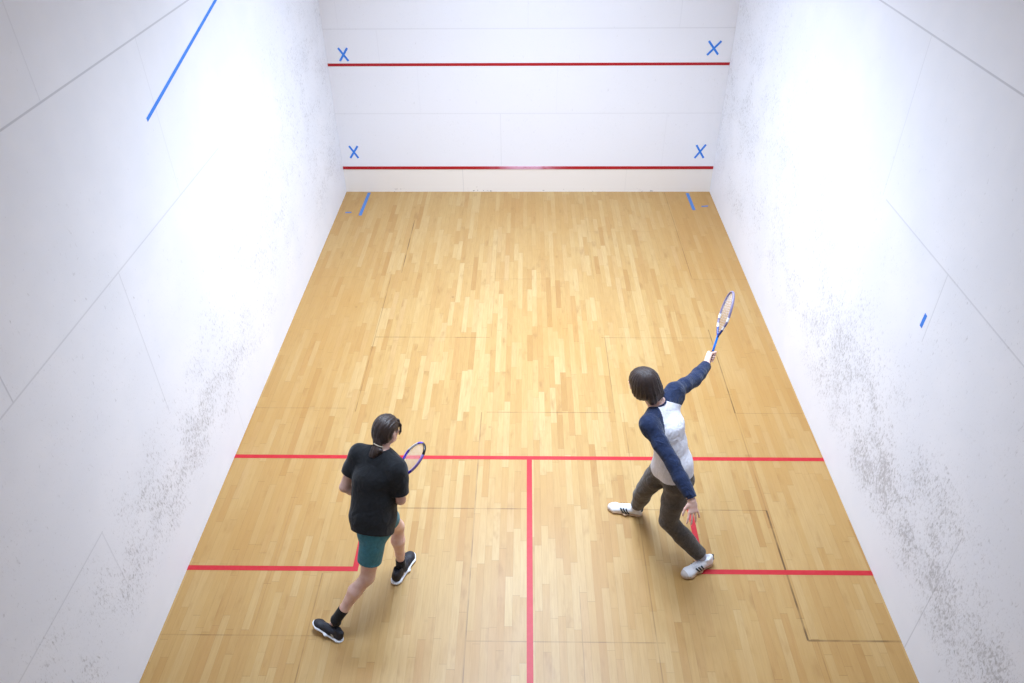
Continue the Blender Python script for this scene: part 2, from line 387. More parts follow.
class Field:
    def __init__(s, lo, hi, h):
        s.lo = np.asarray(lo, float); s.h = h
        s.n = np.ceil((np.asarray(hi, float)-s.lo)/h).astype(int)+1
        s.a = np.full(s.n, .5, np.float32)
    def _sub(s, lo, hi, pad=.06):
        i0 = np.clip(np.floor((np.asarray(lo)-pad-s.lo)/s.h).astype(int), 0, s.n-1)
        i1 = np.clip(np.ceil((np.asarray(hi)+pad-s.lo)/s.h).astype(int)+1, 1, s.n)
        sl = tuple(slice(a, b) for a, b in zip(i0, i1))
        g = [(s.lo[k]+s.h*np.arange(i0[k], i1[k])).astype(np.float32) for k in range(3)]
        X, Y, Z = np.meshgrid(*g, indexing='ij', sparse=True)
        return sl, X, Y, Z
    def put(s, prim, k=.015):
        fn, lo, hi = prim; sl, X, Y, Z = s._sub(lo, hi); d = fn(X, Y, Z); a = s.a[sl]
        hh = np.clip(.5+.5*(a-d)/k, 0, 1)
        s.a[sl] = a*(1-hh)+d*hh-k*hh*(1-hh)
    def cut(s, prim, k=.008):
        """smoothly take the primitive away"""
        fn, lo, hi = prim; sl, X, Y, Z = s._sub(lo, hi); d = -fn(X, Y, Z); a = s.a[sl]
        hh = np.clip(.5-.5*(a-d)/k, 0, 1)
        s.a[sl] = a*(1-hh)+d*hh+k*hh*(1-hh)
    def plane(s, p, n, k=.004, within=None):
        """keep the side the normal points away from; within = (lo, hi) box"""
        lo, hi = within if within else (s.lo, s.lo+s.h*s.n)
        sl, X, Y, Z = s._sub(lo, hi, 0.0); n = nrm(n)
        d = (X-p[0])*n[0]+(Y-p[1])*n[1]+(Z-p[2])*n[2]
        s.a[sl] = np.maximum(s.a[sl], d)
    def hollow(s, p, n, depth=.03, wall=.008, within=None):
        """open the end at plane p, n: a pocket behind the cut, like a real cuff or hem"""
        lo, hi = within if within else (s.lo, s.lo+s.h*s.n)
        sl, X, Y, Z = s._sub(lo, hi, 0.0); n = nrm(n)
        d = (X-p[0])*n[0]+(Y-p[1])*n[1]+(Z-p[2])*n[2]
        inner = np.maximum(s.a[sl]*0+s.raw[sl]+wall, -(d+depth))
        s.a[sl] = np.maximum(s.a[sl], -inner)
    def warp(s, fn):
        sl, X, Y, Z = s._sub(s.lo, s.lo+s.h*s.n, 0.0); s.a += fn(X, Y, Z)
    def mesh(s):
        a = s.a; ins = a < 0
        nz = np.argwhere(ins)
        i0 = np.maximum(nz.min(0)-2, 0); i1 = np.minimum(nz.max(0)+3, s.n)
        a = a[i0[0]:i1[0], i0[1]:i1[1], i0[2]:i1[2]]; ins = a < 0
        c = ins[:-1, :-1, :-1].astype(np.int8)
        cnt = sum(ins[dx:ins.shape[0]-1+dx, dy:ins.shape[1]-1+dy, dz:ins.shape[2]-1+dz].astype(np.int8) for dx in (0, 1) for dy in (0, 1) for dz in (0, 1))
        act = (cnt > 0) & (cnt < 8)
        idx = np.argwhere(act); n = len(idx)
        ids = np.full(act.shape, -1, np.int64); ids[tuple(idx.T)] = np.arange(n)
        acc = np.zeros((n, 3)); num = np.zeros(n)
        corners = [A(x, y, z).astype(int) for x in (0, 1) for y in (0, 1) for z in (0, 1)]
        val = {tuple(c_): a[tuple((idx+c_).T)] for c_ in corners}
        for c_ in corners:
            for ax in range(3):
                if c_[ax] == 0:
                    c2 = c_.copy(); c2[ax] = 1; v0 = val[tuple(c_)]; v1 = val[tuple(c2)]
                    m = (v0 < 0) != (v1 < 0); t = v0[m]/(v0[m]-v1[m])
                    p = np.repeat(c_[None].astype(float), m.sum(), 0); p[:, ax] += t
                    acc[m] += p; num[m] += 1
        V = (idx+acc/num[:, None]+i0)*s.h+s.lo
        Q = []
        for ax in range(3):
            b, c_ = [k for k in range(3) if k != ax]
            s0 = [slice(None)]*3; s1 = [slice(None)]*3; s0[ax] = slice(0, -1); s1[ax] = slice(1, None)
            e = ins[tuple(s0)] != ins[tuple(s1)]
            E = np.argwhere(e); E = E[(E[:, b] > 0) & (E[:, c_] > 0) & (E[:, b] < a.shape[b]-1) & (E[:, c_] < a.shape[c_]-1)]
            first = ins[tuple(E.T)]
            db = np.zeros(3, int); db[b] = 1; dc = np.zeros(3, int); dc[c_] = 1
            q = np.stack([ids[tuple((E-db-dc).T)], ids[tuple((E-dc).T)], ids[tuple(E.T)], ids[tuple((E-db).T)]], 1)
            flip = first if ax != 1 else ~first
            q[~flip] = q[~flip][:, ::-1]
            Q.append(q)
        Q = np.vstack(Q)
        # one light smoothing pass
        for it in range(2):
            sm = np.zeros_like(V); k = np.zeros(len(V))
            for i, j in ((0, 1), (1, 2), (2, 3), (3, 0)):
                np.add.at(sm, Q[:, i], V[Q[:, j]]); np.add.at(k, Q[:, i], 1)
                np.add.at(sm, Q[:, j], V[Q[:, i]]); np.add.at(k, Q[:, j], 1)
            V = V*.5+.5*sm/np.maximum(k, 1)[:, None]
        return V, Q

def rc(p0, p1, r0, r1):
    p0 = np.asarray(p0, float); p1 = np.asarray(p1, float); v = p1-p0; L2 = v@v+1e-12; R_ = max(r0, r1)
    def fn(X, Y, Z):
        x = X-p0[0]; y = Y-p0[1]; z = Z-p0[2]
        t = np.clip((x*v[0]+y*v[1]+z*v[2])/L2, 0, 1)
        return np.sqrt((x-t*v[0])**2+(y-t*v[1])**2+(z-t*v[2])**2)-(r0+t*(r1-r0))
    return fn, np.minimum(p0, p1)-R_, np.maximum(p0, p1)+R_
def ec(p0, p1, rv, a0, b0, a1, b1):
    """elliptic cone: half-widths a along rv, b across"""
    p0 = np.asarray(p0, float); p1 = np.asarray(p1, float); v = p1-p0; L = np.linalg.norm(v); u = v/L
    r = np.asarray(rv, float); r = nrm(r-(r@u)*u); f = np.cross(u, r); R_ = max(a0, a1, b0, b1)
    def fn(X, Y, Z):
        x = X-p0[0]; y = Y-p0[1]; z = Z-p0[2]
        s = x*u[0]+y*u[1]+z*u[2]; t = np.clip(s/L, 0, 1)
        a = a0+t*(a1-a0); b = b0+t*(b1-b0); m = np.minimum(a, b)
        e = np.maximum(np.abs(s-L*.5)-L*.5, 0)
        q = np.sqrt(((x*r[0]+y*r[1]+z*r[2])/a)**2+((x*f[0]+y*f[1]+z*f[2])/b)**2+(e/m)**2)
        return (q-1)*m
    return fn, np.minimum(p0, p1)-R_, np.maximum(p0, p1)+R_
def el(c, Mx, r):
    """ellipsoid: centre, axes as columns of Mx, three radii"""
    c = np.asarray(c, float); Mx = np.asarray(Mx, float); R_ = max(r); m = min(r)
    def fn(X, Y, Z):
        x = X-c[0]; y = Y-c[1]; z = Z-c[2]
        k = [(x*Mx[0, i]+y*Mx[1, i]+z*Mx[2, i])/r[i] for i in range(3)]
        k0 = np.sqrt(k[0]**2+k[1]**2+k[2]**2)
        k1 = np.sqrt((k[0]/r[0])**2+(k[1]/r[1])**2+(k[2]/r[2])**2)+1e-9
        return k0*(k0-1)/k1
    return fn, c-R_, c+R_
def frame(fwd, up=(0, 0, 1)):
    f = nrm(fwd); u = np.asarray(up, float); r = nrm(np.cross(f, u)); u = np.cross(r, f)
    return np.stack([r, f, u], 1)
def wrinkle(seed, amp, freq):
    rg = np.random.RandomState(seed); W = [(nrm(rg.normal(size=3))*freq*rg.uniform(.6, 1.5), rg.uniform(0, 6.28)) for _ in range(6)]
    def fn(X, Y, Z):
        o = 0
        for w, ph in W: o = o+np.sin(X*w[0]+Y*w[1]+Z*w[2]+ph+1.3*np.sin(Z*freq*.45+ph))
        return (o*(amp/3)).astype(np.float32)
    return fn

# ------------------------------------------------------------------ setting
def setting():
    fl = box('floor', (-HW-.15, YB-.15, -.12), (HW+.15, .15, 0), M['floor']); tag(fl, kind='structure')
    wl = box('wall_left', (-HW-.15, YB, 0), (-HW, 0, HC), M['left']); tag(wl, kind='structure')
    wr = box('wall_right', (HW, YB, 0), (HW+.15, 0, HC), M['right']); tag(wr, kind='structure')
    wf = box('wall_front', (-HW-.15, 0, 0), (HW+.15, .15, HC), M['front']); tag(wf, kind='structure')
    wb = box('wall_back', (-HW-.15, YB-.15, 0), (HW+.15, YB, HC), M['white']); tag(wb, kind='structure')
    ce = box('ceiling', (-HW-.15, YB-.15, HC), (HW+.15, .15, HC+.12), M['white']); tag(ce, kind='structure')
    t = .0012; w = .0225
    def fline(name, x0, x1, y0, y1, label):
        o = box(name, (x0, y0, .0), (x1, y1, t), M['red'], fl); tag(o, label)
    fline('short_line', -HW, HW, -5.523-w, -5.523+w, 'red line painted across the whole floor')
    fline('half_court_line', -.006, .041, YB, -5.523-w, 'red line painted down the middle of the rear court')
    fline('service_box_line', -HW, -1.367+w, -6.76-w, -6.76+w, 'red rear edge of the left service box')
    fline('service_box_line', -1.367-w, -1.367+w, -6.76+w, -5.523-w, 'red inner edge of the left service box')
    fline('service_box_line', 1.385-w, HW, -6.76-w, -6.76+w, 'red rear edge of the right service box')
    fline('service_box_line', 1.385-w, 1.385+w, -6.76+w, -5.523-w, 'red inner edge of the right service box')
    o = box('service_line', (-HW, -.0015, 1.871-.019), (HW, 0, 1.871+.019), M['red'], wf); tag(o, 'upper red line painted across the front wall')
    # the tin: a shallow board with a red strip on its top edge
    o = box('tin_line', (-HW, -.006, .362), (HW, 0, .405), M['redworn'], wf); tag(o, 'lower red line with a pale worn middle')

def tape(name, a, b, w, plane, label, cat='tape', parent=None, lift=0.0):
    """a strip of tape from a to b on plane 'y' (front wall), 'z' (floor), 'x+' or 'x-'"""
    a = np.asarray(a, float); b = np.asarray(b, float); t = .0010
    d = nrm(b-a); s = A(-d[1], d[0])*w/2
    q = [a-s, b-s, b+s, a+s]
    V = []
    for k in (lift, lift+t):
        for p in q:
            V.append({'y': (p[0], -k, p[1]), 'z': (p[0], p[1], k), 'x-': (-HW+k, p[0], p[1]), 'x+': (HW-k, p[0], p[1])}[plane])
    F_ = [(0, 3, 2, 1), (4, 5, 6, 7), (0, 1, 5, 4), (1, 2, 6, 5), (2, 3, 7, 6), (3, 0, 4, 7)]
    if plane == 'x-' : F_ = [f[::-1] for f in F_]
    return V, F_

def tapes():
    X = {'upper left': [[-2.536, 2.093], [-2.418, 1.922], [-2.415, 2.093], [-2.533, 1.923]],
         'upper right': [[2.388, 2.167], [2.533, 1.992], [2.552, 2.166], [2.388, 1.986]],
         'lower left': [[-2.573, .719], [-2.459, .535], [-2.45, .719], [-2.576, .536]],
         'lower right': [[2.418, .728], [2.545, .531], [2.552, .735], [2.416, .531]]}
    lab = {'upper left': 'blue tape X on the front wall, above the upper red line by the left wall',
           'upper right': 'largest blue tape X, above the upper red line by the right wall',
           'lower left': 'blue tape X on the front wall between the red lines by the left wall',
           'lower right': 'blue tape X on the front wall between the red lines by the right wall'}
    for k, p in X.items():
        c = np.mean(p, 0); e = empty('tape_cross', (c[0], 0, c[1])); tag(e, lab[k], 'tape cross', 'blue tape crosses on the front wall')
        for i in (0, 2):
            V, F_ = tape('', p[i], p[i+1], .028, 'y', '', lift=.0002+.0011*(i > 0)); mesh_obj('tape_strip', V, F_, M['tape'], e, smooth=False)
    def one(a, b, w, pl, label):
        V, F_ = tape('', a, b, w, pl, '', lift=.0002); V = np.array(V); c = V.mean(0)
        o = mesh_obj('tape_strip', V-c, F_, M['tape_dimmed' if pl == 'z' else 'tape'], None, smooth=False); o.location = c
        tag(o, label, 'tape')
    one((-2.36, -.03), (-2.372, -.761), .045, 'z', 'long blue tape strip on the floor in the front left corner')
    one((-2.596, -.673), (-2.511, -.664), .032, 'z', 'tiny blue tape piece on the floor by the front of the left wall')
    one((2.37, -.05), (2.377, -.59), .045, 'z', 'long blue tape strip on the floor in the front right corner')
    one((2.503, -.481), (2.599, -.465), .032, 'z', 'tiny blue tape piece on the floor by the front of the right wall')
    one((-5.292, 3.11), (-2.6, 3.695), .030, 'x-', 'long slanting blue tape strip high on the left wall')
    one((-6.195, 1.975), (-6.205, 2.085), .034, 'x+', 'short blue tape piece stuck on the right wall')

# ------------------------------------------------------------------ people
class Person:
    def __init__(s, label, J, base):
        s.J = {k: A(*v) for k, v in J.items()}; s.root = empty('person', base); tag(s.root, label, 'person')
        pts = np.array(list(s.J.values())); s.lo = pts.min(0)-.28; s.hi = pts.max(0)+.28; s.lo[2] = -.03
        J = s.J; s.hr = nrm(J['hipR']-J['hipL']); s.sr = nrm(J['shR']-J['shL'])
        s.pel = (J['hipL']+J['hipR'])/2+A(0, 0, .03)
        s.up = nrm(J['neck']-s.pel); s.L = np.linalg.norm(J['neck']-s.pel)
        s.H = frame(J['face'], J['headup']) if False else None
    def spine(s, t, bow=.02):
        fwd = nrm(np.cross(s.up, s.hr+s.sr)); return s.pel+s.up*s.L*t-fwd*bow*math.sin(PI*t)
    def right(s, t): return nrm(s.hr*(1-t)+s.sr*t)
    def torso(s, F, o=0.0, k=.035, w=1.0, hw=.150):
        f = lambda t: s.spine(t)
        F.put(ec(f(-.08), f(.12), s.right(0), hw*w+o, .105*w+o, hw*w+o, .105*w+o), k)
        F.put(ec(f(.12), f(.38), s.right(.3), hw*w+o, .103*w+o, .130*w+o, .092*w+o), k)
        F.put(ec(f(.38), f(.68), s.right(.7), .130*w+o, .092*w+o, .150*w+o, .104*w+o), k)
        F.put(ec(f(.68), f(.86), s.right(1), .150*w+o, .104*w+o, .140*w+o, .085*w+o), k)
        J = s.J
        for q in ('shL', 'shR'):
            F.put(rc(f(.95), J[q], .050+o, .052+o), k); F.put(rc(f(.80), J[q]-s.up*.05, .060+o, .050+o), k)
        b = nrm(np.cross(s.hr, s.up))       # forward
        for q in ('hipL', 'hipR'):
            F.put(el(J[q]-b*.045-A(0, 0, .0), frame(b, s.up), (.078+o, .075+o, .088+o)), k)
    def arm(s, F, q, o=0.0, r=(.050, .042, .040, .030, .026), k=.02):
        J = s.J; a, e, w = J['sh'+q], J['el'+q], J['wr'+q]
        F.put(rc(a, a+(e-a)*.45, r[0]+o, r[1]+.002+o), k); F.put(rc(a+(e-a)*.45, e, r[1]+.002+o, r[2]-.004+o), k)
        m = e+(w-e)*.3; F.put(rc(e, m, r[2]-.004+o, r[2]+o), .012); F.put(rc(m, w, r[2]+o, r[4]+o), .012)
    def leg(s, F, q, o=0.0, k=.02):
        J = s.J; h, n, a = J['hip'+q], J['kn'+q], J['an'+q]
        kb = nrm((n-h)); sb = nrm(a-n); v_ = (h+a)/2-n; back = v_/max(np.linalg.norm(v_), .08)
        F.put(rc(h, h+(n-h)*.4, .086+o, .078+o), k); F.put(rc(h+(n-h)*.4, n, .078+o, .053+o), k)
        c = n+(a-n)*.32+back*.014
        F.put(rc(n, c, .050+o, .055+o), k); F.put(rc(c, n+(a-n)*.72, .055+o, .038+o), k); F.put(rc(n+(a-n)*.72, a, .038+o, .034+o), k)
        F.put(rc(n-kb*.01, n+sb*.02, .052+o, .049+o), k)

def head_prims(F, c, Hm, sc=1.0):
    P = lambda x, y, z: c+Hm@(A(x, y, z)*sc)
    E_ = lambda p, r: el(P(*p), Hm, tuple(np.array(r)*sc))
    F.put(E_((0, -.015, .03), (.075, .095, .085)), .02)
    F.put(E_((0, .025, -.035), (.060, .068, .078)), .03)
    F.put(E_((0, .062, -.088), (.026, .024, .022)), .025)
    for sx in (-1, 1):
        F.put(rc(P(sx*.052, .0, -.060), P(sx*.022, .06, -.088), .018*sc, .016*sc), .02)
        F.put(E_((sx*.034, .066, -.018), (.022, .018, .018)), .015)
        F.put(E_((sx*.030, .080, .026), (.024, .010, .008)), .012)
    for sx in (-1, 1): F.cut(E_((sx*.031, .096, .003), (.016, .0165, .0075)), .007)
    F.put(rc(P(0, .084, .012), P(0, .108, -.026), .007*sc, .012*sc), .008)
    for sx in (-1, 1): F.put(E_((sx*.011, .099, -.030), (.008, .009, .007)), .006)
    for sx in (-1, 1):
        F.put(E_((sx*.078, -.008, -.004), (.009, .017, .030)), .008)
        F.cut(E_((sx*.087, -.002, .002), (.005, .008, .015)), .004)
    return P, E_
def face_parts(root, body, P, E_, Hm, sc, off):
    for sx in (-1, 1):
        for nm, cc, r, m in (('eye', (sx*.031, .0735, .003), .0115, M['eye']), ('iris', (sx*.031, .0806, .002), .0052, M['iris'])):
            F = Field(P(*cc)-.03, P(*cc)+.03, .0018); F.put(el(P(*cc), Hm, (r*sc,)*3), .001); V, Q = F.mesh()
            if nm == 'eye': eo = mesh_obj('eye', V, Q, m, root)
            else: mesh_obj('iris', V, Q, m, eo)
        c = P(sx*.031, .088, .028); F = Field(c-.04, c+.04, .002)
        F.put(rc(P(sx*.016, .091, .024), P(sx*.034, .089, .030), .0035*sc, .0040*sc), .003); F.put(rc(P(sx*.034, .089, .030), P(sx*.047, .077, .025), .0040*sc, .002*sc), .003)
        V, Q = F.mesh(); mesh_obj('eyebrow', V, Q, M['hair'], root, flow=np.zeros((len(V), 3)))
    c = P(0, .09, -.056); F = Field(c-.045, c+.045, .0018)
    F.put(E_((-.009, .0875, -.0515), (.015, .008, .0042)), .004); F.put(E_((.009, .0875, -.0515), (.015, .008, .0042)), .004); F.put(E_((0, .0865, -.0600), (.020, .008, .0048)), .0015)
    V, Q = F.mesh(); mesh_obj('lips', V, Q, M['lips'], root)

def open_hand(F, w, d, n, side, curl=.25, spread=.2, sc=1.0):
    """relaxed hand: w wrist, d along the hand, n palm normal, side = direction of the thumb"""
    d = nrm(d); n = nrm(n-(n@d)*d); s_ = nrm(np.cross(d, n)); s_ = s_ if s_@side > 0 else -s_
    F.put(ec(w, w+d*.03*sc, s_, .026*sc, .019*sc, .031*sc, .017*sc), .012)
    F.put(ec(w+d*.03*sc, w+d*.080*sc, s_, .032*sc, .016*sc, .038*sc, .0125*sc), .012)
    Ls = [(.030, .043, .026, .020, .0086), (.0105, .047, .030, .021, .0088), (-.0105, .043, .027, .020, .0084), (-.031, .034, .020, .017, .0075)]
    for i, (o, a, b, c, r) in enumerate(Ls):
        p = w+d*(.083-.006*abs(i-1.2))*sc+s_*o*sc; ang = -.0; dd = nrm(d+s_*spread*(o/.03)*.6)
        cu = curl*(1+.18*i)
        for L_, rr0, rr1, mul in ((a, r, r*.93, .5), (b, r*.93, r*.86, 1.1), (c, r*.86, r*.70, 1.0)):
            ang += cu*mul; v = dd*math.cos(ang)+n*math.sin(ang); q = p+v*L_*sc
            F.put(rc(p, q, rr0*sc, rr1*sc), .0035); p = q
    p = w+d*.026*sc+s_*.026*sc+n*.004; q = p+nrm(d*.7+s_*.62+n*.32)*.040*sc; F.put(rc(p, q, .0145*sc, .0105*sc), .010)
    q2 = q+nrm(d*.85+s_*.38+n*.30)*.030*sc; F.put(rc(q, q2, .0102*sc, .0092*sc), .004)
    q3 = q2+nrm(d*.95+s_*.2+n*.30)*.024*sc; F.put(rc(q2, q3, .0092*sc, .0075*sc), .003)

def grip_hand(F, w, H, u, sgn=1, R_=.0165):
    """hand closed round a handle through H with axis u; palm behind it"""
    e = nrm(H-w); dp = nrm(e-(e@u)*u); n = np.cross(u, dp)*sgn     # n: from palm to handle and beyond
    C_ = lambda th, t, r: H+u*t+(dp*math.sin(th)-n*math.cos(th))*r
    for i, (t, r) in enumerate(((.030, .0086), (.010, .0088), (-.010, .0084), (-.029, .0076))):
        root = C_(-.55, t*1.05, R_+.013); F.put(rc(w+(root-w)*.12, root, .0190, .0125), .016)
        th = [-.3, .75, 1.9, 3.0, 3.9]
        for a, b in zip(th, th[1:]): F.put(rc(C_(a, t, R_+r), C_(b, t, R_+r*.9), r, r*.92), .003)
    p = w+(H-w)*.30+u*.018; q = C_(-1.5, .030, R_+.013); F.put(rc(p, q, .0150, .0115), .012)
    q2 = C_(-2.5, .046, R_+.010); F.put(rc(q, q2, .0102, .0092), .004); q3 = C_(-3.4, .052, R_+.009); F.put(rc(q2, q3, .0092, .0075), .003)

def flow_attr(V, c, Hm, style='back'):
    if style == 'fall':            # strands hang from the crown: id = angle round a tilted upright axis
        L = (V-c)@Hm; ax = nrm((0, -.25, 1)); f2 = nrm(np.cross((1, 0, 0), ax))
        return np.stack([np.arctan2(L[:, 0], L@f2)*.9, np.arccos(np.clip((L@ax)/np.linalg.norm(L, axis=1), -1, 1)), np.zeros(len(V))], 1)
    L = (V-c)@Hm                    # x right, y forward, z up
    v = L/(np.linalg.norm(L, axis=1)[:, None]+1e-9)
    # strands run from the crown backwards and down: angle about the right-left axis is the length, side angle the strand id
    u = v[:, 0]; l = np.arctan2(v[:, 2], -v[:, 1])
    return np.stack([u, l, np.zeros(len(V))], 1)

def locks(c, Hm, style='back'):
    def fall(X, Y, Z):
        x = X-c[0]; y = Y-c[1]; z = Z-c[2]; ax = nrm((0, -.25, 1)); f2 = nrm(np.cross((1, 0, 0), ax)); wx, wf, wa = Hm@A(1, 0, 0), Hm@f2, Hm@ax
        p = x*wx[0]+y*wx[1]+z*wx[2]; q = x*wf[0]+y*wf[1]+z*wf[2]; w = x*wa[0]+y*wa[1]+z*wa[2]; n = np.sqrt(p*p+q*q+w*w)+1e-6
        a = np.arctan2(p, q); k = np.clip(np.sqrt(p*p+q*q)/n*1.6-.2, 0, 1)
        return (k*(.0016*np.sin(a*23+1.6*np.sin(w/n*3+a))+.0012*np.sin(a*41+2*np.sin(w/n*4)))).astype(np.float32)
    if style == 'fall': return fall
    def fn(X, Y, Z):
        x = X-c[0]; y = Y-c[1]; z = Z-c[2]; n = np.sqrt(x*x+y*y+z*z)+1e-6
        u = (x*Hm[0, 0]+y*Hm[1, 0]+z*Hm[2, 0])/n; l = (x*Hm[0, 1]+y*Hm[1, 1]+z*Hm[2, 1])/n
        return (.0016*np.sin(u*26+2.2*np.sin(l*3.0+u*2))+.0012*np.sin(u*47+1.5+1.7*np.sin(l*5.0))).astype(np.float32)
    return fn

# ---- shoe, local: toe +x, up +z, left +y, origin on the ground under the ankle
def make_shoe(parent, name, T, kind, outer):
    sh = {}
    E3 = np.eye(3)
    def outline(F, o, z0, z1):
        z = (z0+z1)/2; hz = (z1-z0)/2
        F.put(ec((-.045, 0, z), (.06, outer*.002, z), (0, 1, 0), .034+o, hz, .037+o, hz), .01)
        F.put(ec((.06, outer*.002, z), (.155, outer*-.004, z), (0, 1, 0), .037+o, hz, .045+o, hz), .02)
        F.put(el((.165, outer*-.006, z), E3, (.052+o, .043+o, hz)), .02)
        F.put(el((-.045, 0, z), E3, (.034+o, .033+o, hz)), .01)
    def build(nm, F, m, par, **kw):
        V, Q = F.mesh()
        return mesh_obj(nm, V, Q, m, par, world=False, **kw)
    lo, hi = A(-.12, -.08, -.02), A(.26, .08, .17)
    F = Field(lo, hi, .0028)
    # upper: toe box low, instep rising to the collar
    F.put(ec((-.040, 0, .045), (.05, 0, .045), (0, 1, 0), .034, .035, .036, .035), .02)
    F.put(ec((.05, 0, .040), (.155, -outer*.004, .030), (0, 1, 0), .037, .036, .043, .030), .02)
    F.put(el((.165, -outer*.005, .026), E3, (.050, .042, .030)), .02)
    F.put(rc((-.05, 0, .055), (-.052, 0, .088), .026, .022), .02)
    F.put(rc((.005, 0, .065), (.095, 0, .052), .032, .026), .02)
    F.put(ec((-.035, 0, .07), (-.012, 0, .095), (0, 1, 0), .030, .03, .033, .03), .015)
    F.plane((0, 0, .012), (0, 0, -1))
    F.cut(el((-.006, 0, .125), frame((1, 0, -.25), (0, 0, 1)) , (.027, .043, .040)), .006)
    F.raw = F.a
    up = build(name, F, M['shoe_black'] if kind == 'black' else M['shoe_white'], parent)
    up.matrix_basis = T
    # sole
    F = Field(lo, hi, .0028)
    th = .030 if kind == 'black' else .026
    if kind == 'black':
        outline(F, .006, .000, .030); F.put(el((-.055, 0, .020), E3, (.034, .036, .020)), .015)
    else: outline(F, .004, .000, .028)
    F.plane((0, 0, .0005), (0, 0, -1)); F.plane((0, 0, th), (-.02, 0, 1))
    so = build('sole', F, M['sole_white'] if kind == 'black' else M['sole_gum'], up)
    def zsurf(x, y):   # upper surface height by marching down the same field
        i = int(round((x-lo[0])/.0028)); j = int(round((y-lo[1])/.0028))
        col = up_f[i, j]; k = np.where(col < 0)[0]
        return lo[2]+.0028*(k.max()+.4) if len(k) else .03
    up_f = None
    # rebuild the upper's field for snapping the laces and stripes on it
    G = Field(lo, hi, .0028)
    G.put(ec((-.040, 0, .045), (.05, 0, .045), (0, 1, 0), .034, .035, .036, .035), .02)
    G.put(ec((.05, 0, .040), (.155, -outer*.004, .030), (0, 1, 0), .037, .036, .043, .030), .02)
    G.put(el((.165, -outer*.005, .026), E3, (.050, .042, .030)), .02)
    G.put(rc((.005, 0, .065), (.095, 0, .052), .032, .026), .02)
    up_f = G.a
    def ysurf(x, z, sg):
        i = int(round((x-lo[0])/.0028)); k_ = int(round((z-lo[2])/.0028))
        col = up_f[i, :, k_]; k = np.where(col < 0)[0]
        if not len(k): return sg*.03
        return lo[1]+.0028*(k.max() if sg > 0 else k.min())
    def rsurf(x, th, sg):      # walk outwards from the middle of the shoe until the surface
        i = int(round((x-lo[0])/.0028)); r = .005
        while r < .09:
            y, z = sg*r*math.cos(th), .024+r*math.sin(th)
            if up_f[i, int(round((y-lo[1])/.0028)), int(round((z-lo[2])/.0028))] > 0: break
            r += .0014
        r -= .0025; return (x, sg*r*math.cos(th), .024+r*math.sin(th))
    # laces: bars across the instep
    parts = []
    for x in np.linspace(.045, .118, 6):
        ys = np.linspace(-.019, .019, 7); P = [(x+.004*math.sin(y*90), y, zsurf(x, y)+.001) for y in ys]
        parts.append(tube(P, .0028, 6))
    V, F_ = join(parts); mesh_obj('laces', V, F_, M['lace_w'] if kind != 'black' else M['shoe_grey'], up, world=False)
    if kind == 'white':
        for sg in (-1, 1):
            for k in range(3):
                P = []
                for t in np.linspace(0, 1, 9):
                    th = .10+t*.95; x = .030+.023*k+.030*t; P.append(rsurf(x, th, sg))
                P = np.array(P); tt = np.linspace(0, 1, 9)
                for j in (1, 2): P[:, j] = np.polyval(np.polyfit(tt, P[:, j], 3), tt)
                V, F_ = tube(P, .0072, 6); o = mesh_obj('stripe', V, F_, M['stripe'], up, world=False); tag(o, 'dark stripe on the side of the shoe')
        F = Field(lo, hi, .0028); F.put(rc((-.072, 0, .06), (-.076, 0, .096), .011, .009), .004); F.put(rc((-.072, -.016, .07), (-.072, .016, .07), .009, .009), .006)
        o = build('heel_tab', F, M['stripe'], up); tag(o, 'dark heel tab')
        F = Field(lo, hi, .0028); F.put(el((.168, -outer*.005, .026), E3, (.0505, .0425, .0310)), .004); F.plane((.158, 0, 0), (-1, 0, .15)); F.plane((0, 0, .020), (0, 0, -1))
        o = build('toe_cap', F, M['suede'], up); tag(o, 'taupe suede toe cap')
    else:
        for sg in (-1, 1):
            P = []
            for t in np.linspace(0, 1, 7):
                z = .034+t*.020; x = -.012+.030*t; P.append((x, ysurf(x, z, sg)+sg*.001, z))
            V, F_ = tube(P, [.004, .008, .010, .010, .009, .006, .003], 6, flat=((0, 1, 0), .3)); o = mesh_obj('side_badge', V, F_, M['badge'], up, world=False); tag(o, 'beige badge on the side of the shoe')
    return up

def shoe_T(person, heel, toe, pitch=0.0, roll=0.0, back=.075, sc=1.0):
    """matrix placing the shoe between the heel and the toe point (z of the sole)"""
    h = A(*heel); t = A(*toe); d = nrm((t-h)*A(1, 1, 0)); p = h+d*back; p[2] = heel[2]
    yaw = math.atan2(d[1], d[0])
    Mt = Matrix.Translation(Vector(p-np.array(person.root.location))) @ Matrix.Rotation(yaw, 4, 'Z') @ Matrix.Rotation(pitch, 4, 'Y') @ Matrix.Rotation(roll, 4, 'X') @ Matrix.Scale(sc, 4)
    return Mt

def fbox(pts, pad):
    p = np.array(pts); return p.min(0)-pad, p.max(0)+pad

